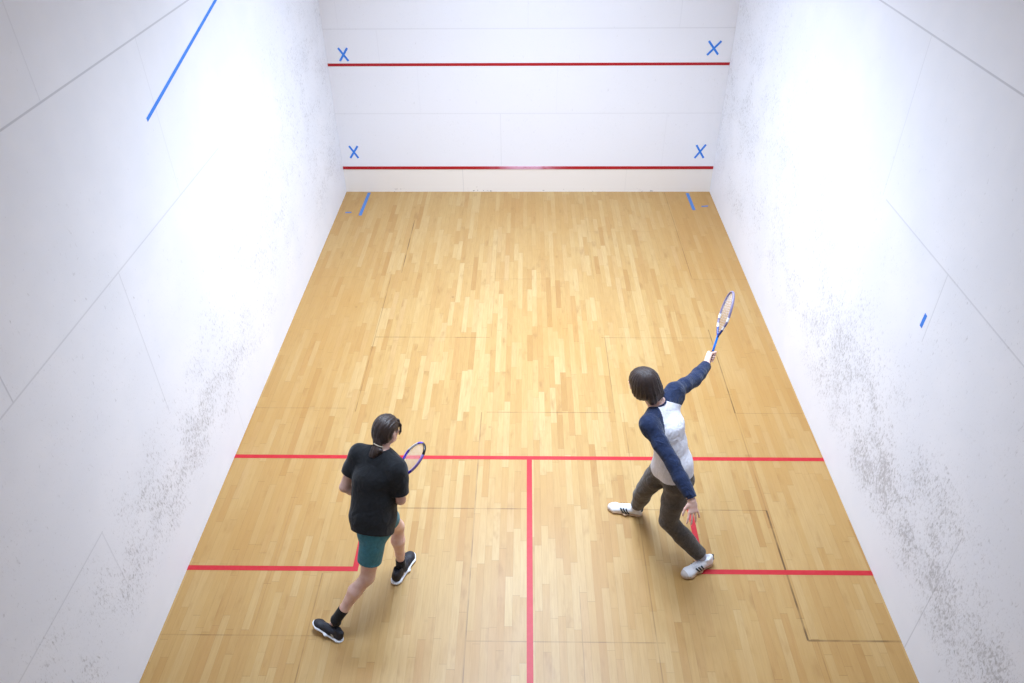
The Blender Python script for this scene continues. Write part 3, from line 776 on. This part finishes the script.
def player_black():
    J = dict(hipL=(-1.070, -7.070, .845), hipR=(-1.035, -6.925, .835), knL=(-1.143, -7.185, .475), knR=(-.985, -6.745, .500), anL=(-1.395, -7.300, .130), anR=(-.990, -6.790, .105),
             neck=(-1.011, -6.795, 1.340), shL=(-1.168, -6.785, 1.315), shR=(-.893, -6.895, 1.290), elL=(-1.285, -6.875, 1.070), elR=(-.878, -6.975, 1.055),
             wrL=(-1.140, -6.83, .930), wrR=(-.985, -6.83, .985), head=(-.972, -6.702, 1.455))
    p = Person('person in a black t-shirt and teal shorts lunging forward with a racket', J, (-1.10, -7.05, 0)); J = p.J
    h = .0045
    face = nrm(A(.55, .80, -.28)); Hm = frame(face)
    sc = .97; hc = J['head']
    F = Field(p.lo, p.hi, h)
    p.torso(F, 0.0, .03, .95, .132)
    F.put(rc(J['neck']-p.up*.03, hc+Hm@A(0, -.03, -.05), .056, .050), .025)
    P, E_ = head_prims(F, hc, Hm, sc)
    for q in 'LR': p.leg(F, q, -.004); p.arm(F, q, -.002, k=.018)
    for q, tip in (('L', (-1.52, -7.30, .05)), ('R', (-.925, -6.60, .045))):
        F.put(rc(J['an'+q]-A(0, 0, .02), A(*tip)*A(.45, .45, 1)+J['an'+q]*A(.55, .55, 0), .028, .018), .015)
    # right hand on the racket
    Hh = A(-1.048, -6.718, .965); u = nrm(RK1_C-Hh)
    grip_hand(F, J['wrR'], Hh, u, 1)
    open_hand(F, J['wrL'], A(.6, .72, -.15), A(.5, -.5, -.6), A(.4, .5, .6), .55)
    V, Q = F.mesh(); body = mesh_obj('body', V, Q, M['skin'], p.root)
    face_parts(p.root, body, P, E_, Hm, sc, None)
    # hair pulled back into a low bun
    F = Field(hc-.2, hc+.2, .0035)
    F.put(E_((0, -.017, .034), (.083, .103, .092)), .01); F.put(E_((0, -.050, -.020), (.074, .066, .070)), .03)
    F.cut(E_((0, .125, -.035), (.10, .095, .105)), .012); F.cut(E_((0, .02, -.12), (.09, .085, .075)), .012)
    for sx in (-1, 1): F.cut(E_((sx*.088, .0, -.008), (.020, .024, .034)), .006)
    F.put(rc(P(.012, -.095, -.045), P(.026, -.112, -.080), .036, .030), .012)
    b0 = P(.034, -.122, -.098)
    F.put(el(b0, Hm, (.044, .030, .032)), .008); F.put(rc(P(.026, -.128, -.115), P(.020, -.136, -.135), .036, .033), .012)
    F.put(rc(P(.046, .058, .078), P(.062, .070, .040), .010, .008), .006); F.put(rc(P(.062, .070, .040), P(.066, .072, -.010), .008, .007), .005); F.put(rc(P(.066, .072, -.010), P(.054, .072, -.055), .007, .003), .005)
    F.warp(locks(hc, Hm)); V, Q = F.mesh(); fa = flow_attr(V, hc, Hm)
    fa[:, 1] += .0; mesh_obj('hair', V, Q, M['hair'], p.root, flow=fa)
    c = P(.024, -.106, -.070); a_ = nrm(Hm@A(0, -.5, -.85)); r_ = nrm(Hm@A(1, 0, 0)); q_ = np.cross(a_, r_)
    ring = [c+.0335*(r_*math.cos(t)+q_*math.sin(t)) for t in np.linspace(0, 2*PI, 20, endpoint=False)]
    V, F_ = tube(ring, .0035, 6, closed=True); o = mesh_obj('hair_tie', V, F_, M['badge'], p.root); tag(o, 'beige hair tie')
    # t-shirt
    F = Field(p.lo, p.hi, h)
    p.torso(F, .014, .045, .95, .132)
    f = p.spine; off = A(-.052, -.012, 0)
    F.put(ec(f(-.30)+off*.3-A(0, .040, 0), f(.12)+off-A(0, .01, 0), p.right(.5), .150, .140, .144, .118), .05); F.put(ec(f(.15)+off, f(.62)+off*.7, p.right(.6), .140, .112, .150, .115), .05)
    for q in 'LR':
        a, e = J['sh'+q], J['el'+q]; fr = .60 if q == 'L' else .80; F.put(rc(a, a+(e-a)*.40, .060, .062), .03); F.put(rc(a+(e-a)*.40, a+(e-a)*(fr+.02), .062, .064), .025)
    F.warp(wrinkle(3, .0035, 26)); F.raw = F.a.copy()
    hemn = nrm(-p.up+A(-.12, -.34, -.05)); hemp = f(-.165)
    lowbox = (f(-.1)-A(.35, .35, .25), f(-.1)+A(.35, .35, .12))
    F.plane(hemp, hemn)
    F.hollow(hemp, hemn, .04, .010, within=(hemp-A(.22, .22, .10), hemp+A(.22, .22, .10)))
    for q in 'LR':
        a, e = J['sh'+q], J['el'+q]; dd = nrm(e-a); cp = a+(e-a)*(.60 if q == 'L' else .80)
        bx = (cp-A(.095, .095, .095), cp+A(.095, .095, .095))
        # stay clear of the side of the chest
        sgn = -1 if q == 'L' else 1
        inb = cp-p.sr*sgn*.0
        fn = rc(cp-dd*.02, cp+dd*.3, .078, .078)
        sl, X, Y, Z = F._sub(*fbox([cp, cp+dd*.2], .09), 0.0)
        d = (X-cp[0])*dd[0]+(Y-cp[1])*dd[1]+(Z-cp[2])*dd[2]
        near = rc(a, e+dd*.2, .080, .080)[0](X, Y, Z)
        # distance from the trunk axis, so that the trunk itself is never cut
        tr = ec(f(.0), f(.7), p.right(.5), .172, .130, .178, .130)[0](X, Y, Z)
        cutf = np.maximum(np.maximum(-d, near), -tr)         # negative where cloth has to go
        F.a[sl] = np.maximum(F.a[sl], -cutf)
        inner = np.maximum(rc(a, e, .051, .053)[0](X, Y, Z), -(d+.03)); inner = np.maximum(inner, -tr)
        F.a[sl] = np.maximum(F.a[sl], -inner)
    F.cut(el(J['neck']+p.up*.055, frame(nrm(np.cross(p.up, p.sr)), p.up), (.066, .070, .060)), .006)
    V, Q = F.mesh(); tee = mesh_obj('t_shirt', V, Q, M['black_tee'], p.root)
    # collar rib
    Fm = frame(nrm(np.cross(p.up, p.sr)), p.up); c = J['neck']+p.up*.010
    ring = [c+Fm@A(.058*math.cos(t), .060*math.sin(t)+.004, -.012*math.sin(t)) for t in np.linspace(0, 2*PI, 32, endpoint=False)]
    V, F_ = tube(ring, .007, 8, closed=True); mesh_obj('collar', V, F_, M['black_tee'], tee)
    # shorts
    F = Field(p.lo, A(p.hi[0], p.hi[1], 1.1), h)
    F.put(ec(f(-.10), f(.14), p.right(0), .128, .117, .130, .112), .03)
    for q in 'LR':
        a, n_ = J['hip'+q], J['kn'+q]; F.put(rc(a, a+(n_-a)*.8, .092, .085), .03)
    b = nrm(np.cross(p.hr, p.up))
    for q in ('hipL', 'hipR'): F.put(el(J[q]-b*.040, frame(b, p.up), (.085, .086, .098)), .03)
    F.warp(wrinkle(11, .002, 30))
    for q, fr in (('L', .64), ('R', .36)):
        a, n_ = J['hip'+q], J['kn'+q]; dd = nrm(n_-a); cp = a+(n_-a)*fr
        sl, X, Y, Z = F._sub(*fbox([cp, n_], .16), 0.0)
        d = (X-cp[0])*dd[0]+(Y-cp[1])*dd[1]+(Z-cp[2])*dd[2]
        near = rc(a, n_+dd*.1, .125, .125)[0](X, Y, Z)
        F.a[sl] = np.maximum(F.a[sl], -np.maximum(-d, near))
        inner = np.maximum(rc(a, n_, .081, .070)[0](X, Y, Z), -(d+.03)); F.a[sl] = np.maximum(F.a[sl], -inner)
    F.plane(f(.13), p.up)
    V, Q = F.mesh(); mesh_obj('shorts', V, Q, M['teal'], p.root)
    # socks
    for q, fr in (('L', .74), ('R', .86)):
        n_, a = J['kn'+q], J['an'+q]; F = Field(*fbox([n_, a], .12), .004)
        F.put(rc(n_+(a-n_)*.6, a, .043, .038), .01); F.put(rc(a, a-A(0, 0, .03), .038, .036), .01)
        F.plane(n_+(a-n_)*fr, nrm(n_-a)); V, Q = F.mesh(); mesh_obj('sock', V, Q, M['sock_black'], p.root)
    make_shoe(p.root, 'shoe', shoe_T(p, (-1.352, -7.392, .002), (-1.53, -7.300, .0), pitch=-.26, roll=.30, sc=.87), 'black', 1)
    make_shoe(p.root, 'shoe', shoe_T(p, (-1.030, -6.895, .0), (-.920, -6.60, .0), sc=1.06), 'black', -1)
    return Hh, u

RK1_C = A(-.803, -6.812, 1.286)
RK2_G = A(1.450, -5.714, 1.33); RK2_T = A(1.557, -5.530, 1.645)

def player_raglan():
    J = dict(hipL=(1.125, -6.575, .850), hipR=(1.055, -6.440, .868), knL=(1.085, -6.600, .415), knR=(.935, -6.335, .480), anL=(1.366, -6.690, .105), anR=(.925, -6.170, .105),
             neck=(.940, -6.355, 1.380), shL=(.855, -6.515, 1.350), shR=(1.080, -6.205, 1.395), elL=(1.010, -6.745, 1.190), elR=(1.263, -6.012, 1.339),
             wrL=(1.145, -6.900, 1.00), wrR=(1.385, -5.835, 1.325), head=(.825, -6.285, 1.525))
    p = Person('person in a grey and navy long-sleeved shirt swinging a racket back, short dark hair', J, (1.05, -6.45, 0)); J = p.J
    J['wrL'] = WR_L; J['wrR'] = WR_R
    h = .0045
    face = nrm(A(-.74, .62, -.25)); Hm = frame(face, (-.15, .1, 1)); sc = 1.04; hc = J['head']
    F = Field(p.lo, p.hi, h)
    p.torso(F, 0.0, .03, 1.0)
    F.put(rc(J['neck']-p.up*.03, hc+Hm@A(0, -.03, -.05), .058, .054), .025)
    P, E_ = head_prims(F, hc, Hm, sc)
    for q in 'LR': p.leg(F, q, -.008); p.arm(F, q, 0.0, k=.018)
    for q, tip in (('L', (1.24, -6.80, .04)), ('R', (.73, -6.13, .04))):
        F.put(rc(J['an'+q]-A(0, 0, .02), A(*tip)*A(.45, .45, 1)+J['an'+q]*A(.55, .55, 0), .028, .018), .015)
    u = nrm(RK2_T-RK2_G); grip_hand(F, J['wrR'], RK2_G, u, -1)
    wd = nrm(J['wrL']-J['elL'])
    open_hand(F, J['wrL'], nrm(wd+A(-.27, .05, -.42)), A(-.2, .75, -.3), A(-.8, -.2, -.3), .16, .42, .98)
    V, Q = F.mesh(); body = mesh_obj('body', V, Q, M['skin'], p.root)
    face_parts(p.root, body, P, E_, Hm, sc, None)
    # hair: chin-length, tucked behind, with a parting
    F = Field(hc-.24, hc+.24, .0035)
    F.put(E_((0, -.018, .036), (.092, .112, .098)), .01); F.put(E_((0, -.062, -.030), (.088, .078, .082)), .03)
    for sx in (-1, 1): F.put(E_((sx*.066, -.010, -.020), (.030, .060, .070)), .02)
    F.put(rc(P(-.050, -.098, -.085), P(.050, -.098, -.085), .030, .030), .02)
    F.cut(E_((0, .135, -.045), (.090, .090, .115)), .012); F.cut(E_((0, .04, -.135), (.10, .10, .070)), .012)
    F.cut(rc(P(.006, .05, .138), P(.004, -.045, .139), .007, .005), .010)
    F.put(rc(P(.040, -.112, -.060), P(.062, -.085, -.115), .020, .010), .012)
    F.warp(locks(hc, Hm, 'fall')); V, Q = F.mesh(); mesh_obj('hair', V, Q, M['hair'], p.root, flow=flow_attr(V, hc, Hm, 'fall'))
    # long-sleeved raglan shirt
    f = p.spine
    F = Field(p.lo, p.hi, h)
    p.torso(F, .014, .04, .95)
    F.put(ec(p.spine(.10), p.spine(.66), p.right(.5), .140, .112, .150, .114), .05)
    F.put(ec(f(-.26), f(.15), p.right(0), .138, .115, .144, .114), .05)
    for q in 'LR':
        a, e, w = J['sh'+q], J['el'+q], J['wr'+q]
        F.put(rc(a, a+(e-a)*.5, .061 if q == 'L' else .055, .057), .03); F.put(rc(a+(e-a)*.5, e, .057, .053), .02)
        F.put(rc(e, e+(w-e)*.4, .054, .052), .015); F.put(rc(e+(w-e)*.4, w+(w-e)*.12, .052, .043), .015)
    F.warp(wrinkle(5, .0040, 30)); F.raw = F.a.copy()
    hemp = f(-.065)+A(0, 0, 0); hemn = nrm(-p.up); F.plane(hemp, hemn, within=(hemp-A(.25, .25, .25), hemp+A(.25, .25, .06)))
    # the open hem, kept away from the left sleeve
    sl, X, Y, Z = F._sub(hemp-A(.22, .22, .1), hemp+A(.22, .22, .06), 0.0)
    d = (X-hemp[0])*hemn[0]+(Y-hemp[1])*hemn[1]+(Z-hemp[2])*hemn[2]
    inner = np.maximum(ec(f(-.26), f(.15), p.right(0), .128, .105, .134, .104)[0](X, Y, Z), -(d+.035)); F.a[sl] = np.maximum(F.a[sl], -inner)
    for q in 'LR':
        e, w = J['el'+q], J['wr'+q]; dd = nrm(w-e); cp = w-dd*.012
        sl, X, Y, Z = F._sub(*fbox([cp, cp+dd*.1], .07), 0.0); d = (X-cp[0])*dd[0]+(Y-cp[1])*dd[1]+(Z-cp[2])*dd[2]
        near = rc(e, w+dd*.2, .075, .075)[0](X, Y, Z); F.a[sl] = np.maximum(F.a[sl], -np.maximum(-d, near))
        inner = np.maximum(rc(e, w+dd*.05, .044, .036)[0](X, Y, Z), -(d+.025)); F.a[sl] = np.maximum(F.a[sl], -inner)
    F.cut(el(J['neck']+p.up*.055, frame(nrm(np.cross(p.up, p.sr)), p.up), (.068, .074, .060)), .006)
    V, Q = F.mesh()
    # raglan seams: from beside the collar down to the armpit
    ctr = V[Q].mean(1); lab = np.zeros(len(Q), int)
    for i, (q, sg) in enumerate((('L', -1), ('R', 1))):
        a, e, w = J['sh'+q], J['el'+q], J['wr'+q]
        pt = J['neck']+p.sr*sg*(.075 if sg < 0 else .055)
        arm_pit = a-p.up*(.125 if sg < 0 else .105)-p.sr*sg*.022
        seam = nrm(arm_pit-pt); fw = nrm(np.cross(p.sr, p.up)); nn = nrm(np.cross(seam, fw)); nn = nn if nn@(p.sr*sg) > 0 else -nn
        side = (ctr-pt)@nn > 0
        da = np.minimum(np.linalg.norm(ctr-(a+(e-a)*np.clip(((ctr-a)@(e-a))/((e-a)@(e-a)), 0, 1)[:, None]), axis=1),
                        np.linalg.norm(ctr-(e+(w-e)*np.clip(((ctr-e)@(w-e))/((w-e)@(w-e)), 0, 1.2)[:, None]), axis=1))
        lat = ((ctr-a)@p.sr)*sg
        below = ((ctr-arm_pit)@p.up) < 0
        lab[side & ~below & ((ctr-f(.5))@p.up > 0)] = i+1
        lab[(da < .078) & (below | ((ctr-f(.5))@p.up <= 0)) & (((ctr-a)@nrm(e-a)) > .06)] = i+1
        s_ = None
    def sub(i):
        q = Q[lab == i]; us, inv = np.unique(q, return_inverse=True); return V[us], inv.reshape(q.shape)
    v0, q0 = sub(0); shirt = mesh_obj('raglan_shirt', v0, q0, M['grey_jersey'], p.root); tag(shirt, 'pale grey shirt body')
    for i in (1, 2):
        v1, q1 = sub(i); o = mesh_obj('sleeve', v1, q1, M['navy'], shirt); tag(o, 'navy raglan sleeve')
    Fm = frame(nrm(np.cross(p.up, p.sr)), p.up); c = J['neck']+p.up*.012
    ring = [c+Fm@A(.060*math.cos(t), .064*math.sin(t)+.002, -.012*math.sin(t)) for t in np.linspace(0, 2*PI, 32, endpoint=False)]
    V, F_ = tube(ring, .007, 8, closed=True); o = mesh_obj('collar', V, F_, M['navy'], shirt); tag(o, 'navy neckband')
    # trousers
    F = Field(p.lo, A(p.hi[0], p.hi[1], 1.1), h)
    F.put(ec(f(-.12), f(.16), p.right(0), .145, .108, .142, .105), .03)
    for q in 'LR':
        a, n_, k_ = J['hip'+q], J['kn'+q], J['an'+q]
        F.put(rc(a, a+(n_-a)*.5, .104, .094), .03); F.put(rc(a+(n_-a)*.5, n_, .094, .072), .02)
        F.put(rc(n_, n_+(k_-n_)*.4, .070, .070), .02); F.put(rc(n_+(k_-n_)*.4, k_+A(0, 0, .0), .070, .058), .02)
    b = nrm(np.cross(p.hr, p.up))
    for q in ('hipL', 'hipR'): F.put(el(J[q]-b*.045, frame(b, p.up), (.088, .084, .098)), .03)
    F.put(rc((J['hipL']+J['hipR'])/2-A(0, 0, .03), (J['hipL']+J['hipR'])/2-A(.02, 0, .115), .085, .055), .03)
    F.warp(wrinkle(8, .0035, 34))
    for q in 'LR':
        n_, k_ = J['kn'+q], J['an'+q]; dd = nrm(k_-n_); cp = k_-dd*.015
        sl, X, Y, Z = F._sub(*fbox([cp, k_+dd*.08], .085), 0.0); d = (X-cp[0])*dd[0]+(Y-cp[1])*dd[1]+(Z-cp[2])*dd[2]
        F.a[sl] = np.maximum(F.a[sl], d); inner = np.maximum(rc(n_, k_+dd*.1, .055, .047)[0](X, Y, Z), -(d+.03)); F.a[sl] = np.maximum(F.a[sl], -inner)
    F.plane(f(.15), p.up)
    V, Q = F.mesh(); mesh_obj('trousers', V, Q, M['trouser'], p.root)
    for q in 'LR':
        n_, a = J['kn'+q], J['an'+q]; F = Field(*fbox([n_, a], .12), .004)
        F.put(rc(n_+(a-n_)*.7, a, .040, .039), .01); F.put(rc(a, a-A(0, 0, .03), .039, .037), .01)
        F.plane(n_+(a-n_)*.80, nrm(n_-a)); V, Q = F.mesh(); mesh_obj('sock', V, Q, M['sock_grey'], p.root)
    make_shoe(p.root, 'shoe', shoe_T(p, (.968, -6.190, .0), (.690, -6.120, .0)), 'white', 1)
    make_shoe(p.root, 'shoe', shoe_T(p, (1.462, -6.672, .0), (1.195, -6.815, .0)), 'white', -1)

WR_L = A(1.127, -6.950, 1.04); WR_R = A(1.400, -5.800, 1.322)

def racket(G, C_, nvec, label, pal, base_off=.09):
    """squash racket: hand at G, centre of the head towards C_; nvec = normal of the string bed"""
    u = nrm(C_-G); n = nrm(nvec-(nvec@u)*u); s = np.cross(n, u)
    b = G-u*base_off                          # butt of the grip
    root = empty('squash_racket', b); tag(root, label, 'racket')
    W = lambda x, y, z=0: b+s*x+u*y+n*z
    V, F_ = tube([W(0, t) for t in (0, .004, .012, .05, .12, .185, .192)], [.013, .0170, .0160, .0145, .0145, .0145, .0125], 10, flat=(n, .88))
    mesh_obj('grip', V, F_, M[pal['grip']], root)
    V, F_ = tube([W(0, t) for t in (.188, .24, .30, .325)], [.0105, .0100, .0100, .0110], 10, flat=(n, .9)); mesh_obj('shaft', V, F_, M[pal['shaft']], root)
    # teardrop head: throat at y=.32, tip at .685
    def outline(t):        # t 0..1 from throat round
        a = 2*PI*t-PI/2; y = .505+.178*math.sin(a); x = .098*math.cos(a)
        k = max(0, (.44-y)/.12); x *= 1-.55*min(1, k)**1.3; y -= .0
        return x, y
    nseg = 96; O = [outline(i/nseg) for i in range(nseg)]
    V, F_ = tube([W(x, y) for x, y in O], .0082, 8, closed=True, flat=(n, 1.25))
    seg = []
    for k in range(nseg): seg += [pal['bands'](k/nseg)]*8
    mats = sorted(set(seg)); mesh_obj('frame', V, F_, None, root, mats=[M[m] for m in mats], midx=[mats.index(q) for q in seg])
    V, F_ = join([tube([W(sx*.004, .310), W(sx*.016, .335), W(sx*.040, .362), W(sx*.055, .385)], .0066, 8, flat=(n, 1.2)) for sx in (-1, 1)]); mesh_obj('throat', V, F_, M[pal['throat']], root)
    parts = []
    xs = np.array([o[0] for o in O]); ys = np.array([o[1] for o in O])
    for x in np.linspace(-.084, .084, 14):
        yy = [ys[k]+(x-xs[k])/(xs[(k+1) % nseg]-xs[k])*(ys[(k+1) % nseg]-ys[k]) for k in range(nseg) if (xs[k]-x)*(xs[(k+1) % nseg]-x) < 0]
        if len(yy) >= 2: parts.append(tube([W(x, min(yy)), W(x, max(yy))], .00075, 4))
    for y in np.linspace(.345, .668, 18):
        xx = [xs[k]+(y-ys[k])/(ys[(k+1) % nseg]-ys[k])*(xs[(k+1) % nseg]-xs[k]) for k in range(nseg) if (ys[k]-y)*(ys[(k+1) % nseg]-y) < 0]
        if len(xx) >= 2: parts.append(tube([W(min(xx), y, .0008), W(max(xx), y, .0008)], .00075, 4))
    V, F_ = join(parts); mesh_obj('strings', V, F_, M['string'], root)
    return root

# ------------------------------------------------------------------ light, camera
def lights():
    for i, (x, y, pw, sp) in enumerate(LAMPS):
        l = bpy.data.lights.new('ceiling_lamp', 'AREA'); l.shape = 'RECTANGLE'; l.size = 1.2; l.size_y = .6; l.energy = pw; l.color = LCOL; l.spread = math.radians(sp)
        o = bpy.data.objects.new('ceiling_lamp', l); o.location = (x, y, HC-.03); link(o)
    w = bpy.data.worlds.new('World'); S.world = w; w.use_nodes = True
    w.node_tree.nodes['Background'].inputs[0].default_value = (.75, .82, 1, 1); w.node_tree.nodes['Background'].inputs[1].default_value = .05
LCOL = (.645, .775, .965)
LAMPS = [(x, y, p, sp) for y, p, sp in ((-2.0, 50, 112), (-3.2, 60, 102), (-4.5, 66, 102), (-6.0, 50, 98), (-7.5, 10, 98)) for x in (-.55, .55)]

def camera():
    yaw, pit, rol, f = -.0213, -.6415, -.0096, 772.1092
    Fw = A(math.sin(yaw)*math.cos(pit), math.cos(yaw)*math.cos(pit), math.sin(pit))
    R0 = A(math.cos(yaw), -math.sin(yaw), 0); U0 = np.cross(R0, Fw)
    R_ = R0*math.cos(rol)+U0*math.sin(rol); U_ = U0*math.cos(rol)-R0*math.sin(rol)
    c = bpy.data.cameras.new('camera'); c.sensor_width = 36; c.lens = 36*f/1024; c.clip_start = .05
    o = bpy.data.objects.new('camera', c); link(o)
    Mx = Matrix(((R_[0], U_[0], -Fw[0], -.0239), (R_[1], U_[1], -Fw[1], -10.571), (R_[2], U_[2], -Fw[2], 5.106), (0, 0, 0, 1)))
    o.matrix_world = Mx; S.camera = o

setting(); tapes()
player_black(); player_raglan()
def bands1(t):     # t from the throat round by the right side
    if t < .10 or t > .86: return 'rk_black'
    if t < .20: return 'rk_violet'
    if t < .32: return 'rk_white'
    if t < .40: return 'rk_violet'
    if t < .56: return 'rk_black'
    if t < .72: return 'rk_lilac'
    return 'rk_violet'
def bands2(t):
    if .13 < t < .16 or .20 < t < .23 or .77 < t < .80 or .84 < t < .87: return 'rk_white'
    if t < .30 or t > .70: return 'rk_navy' if (t < .13 or t > .87) else 'rk_grey'
    return 'rk_grey'
racket(A(-1.048, -6.718, .965), RK1_C, A(-.35, -.25, .9), 'violet, white and black squash racket held by the person in the black t-shirt',
       dict(grip='grip', shaft='rk_black', throat='rk_black', bands=bands1))
racket(RK2_G, RK2_T, A(-.8, .1, .35), 'blue-shafted squash racket raised by the person in the navy-sleeved shirt',
       dict(grip='grip', shaft='rk_blue', throat='rk_navy', bands=bands2), .145)
lights(); camera()
S.view_settings.view_transform = 'Standard'; S.view_settings.look = 'None'; S.view_settings.gamma = 1; S.view_settings.use_curve_mapping = False
S.view_settings.exposure = 0.0
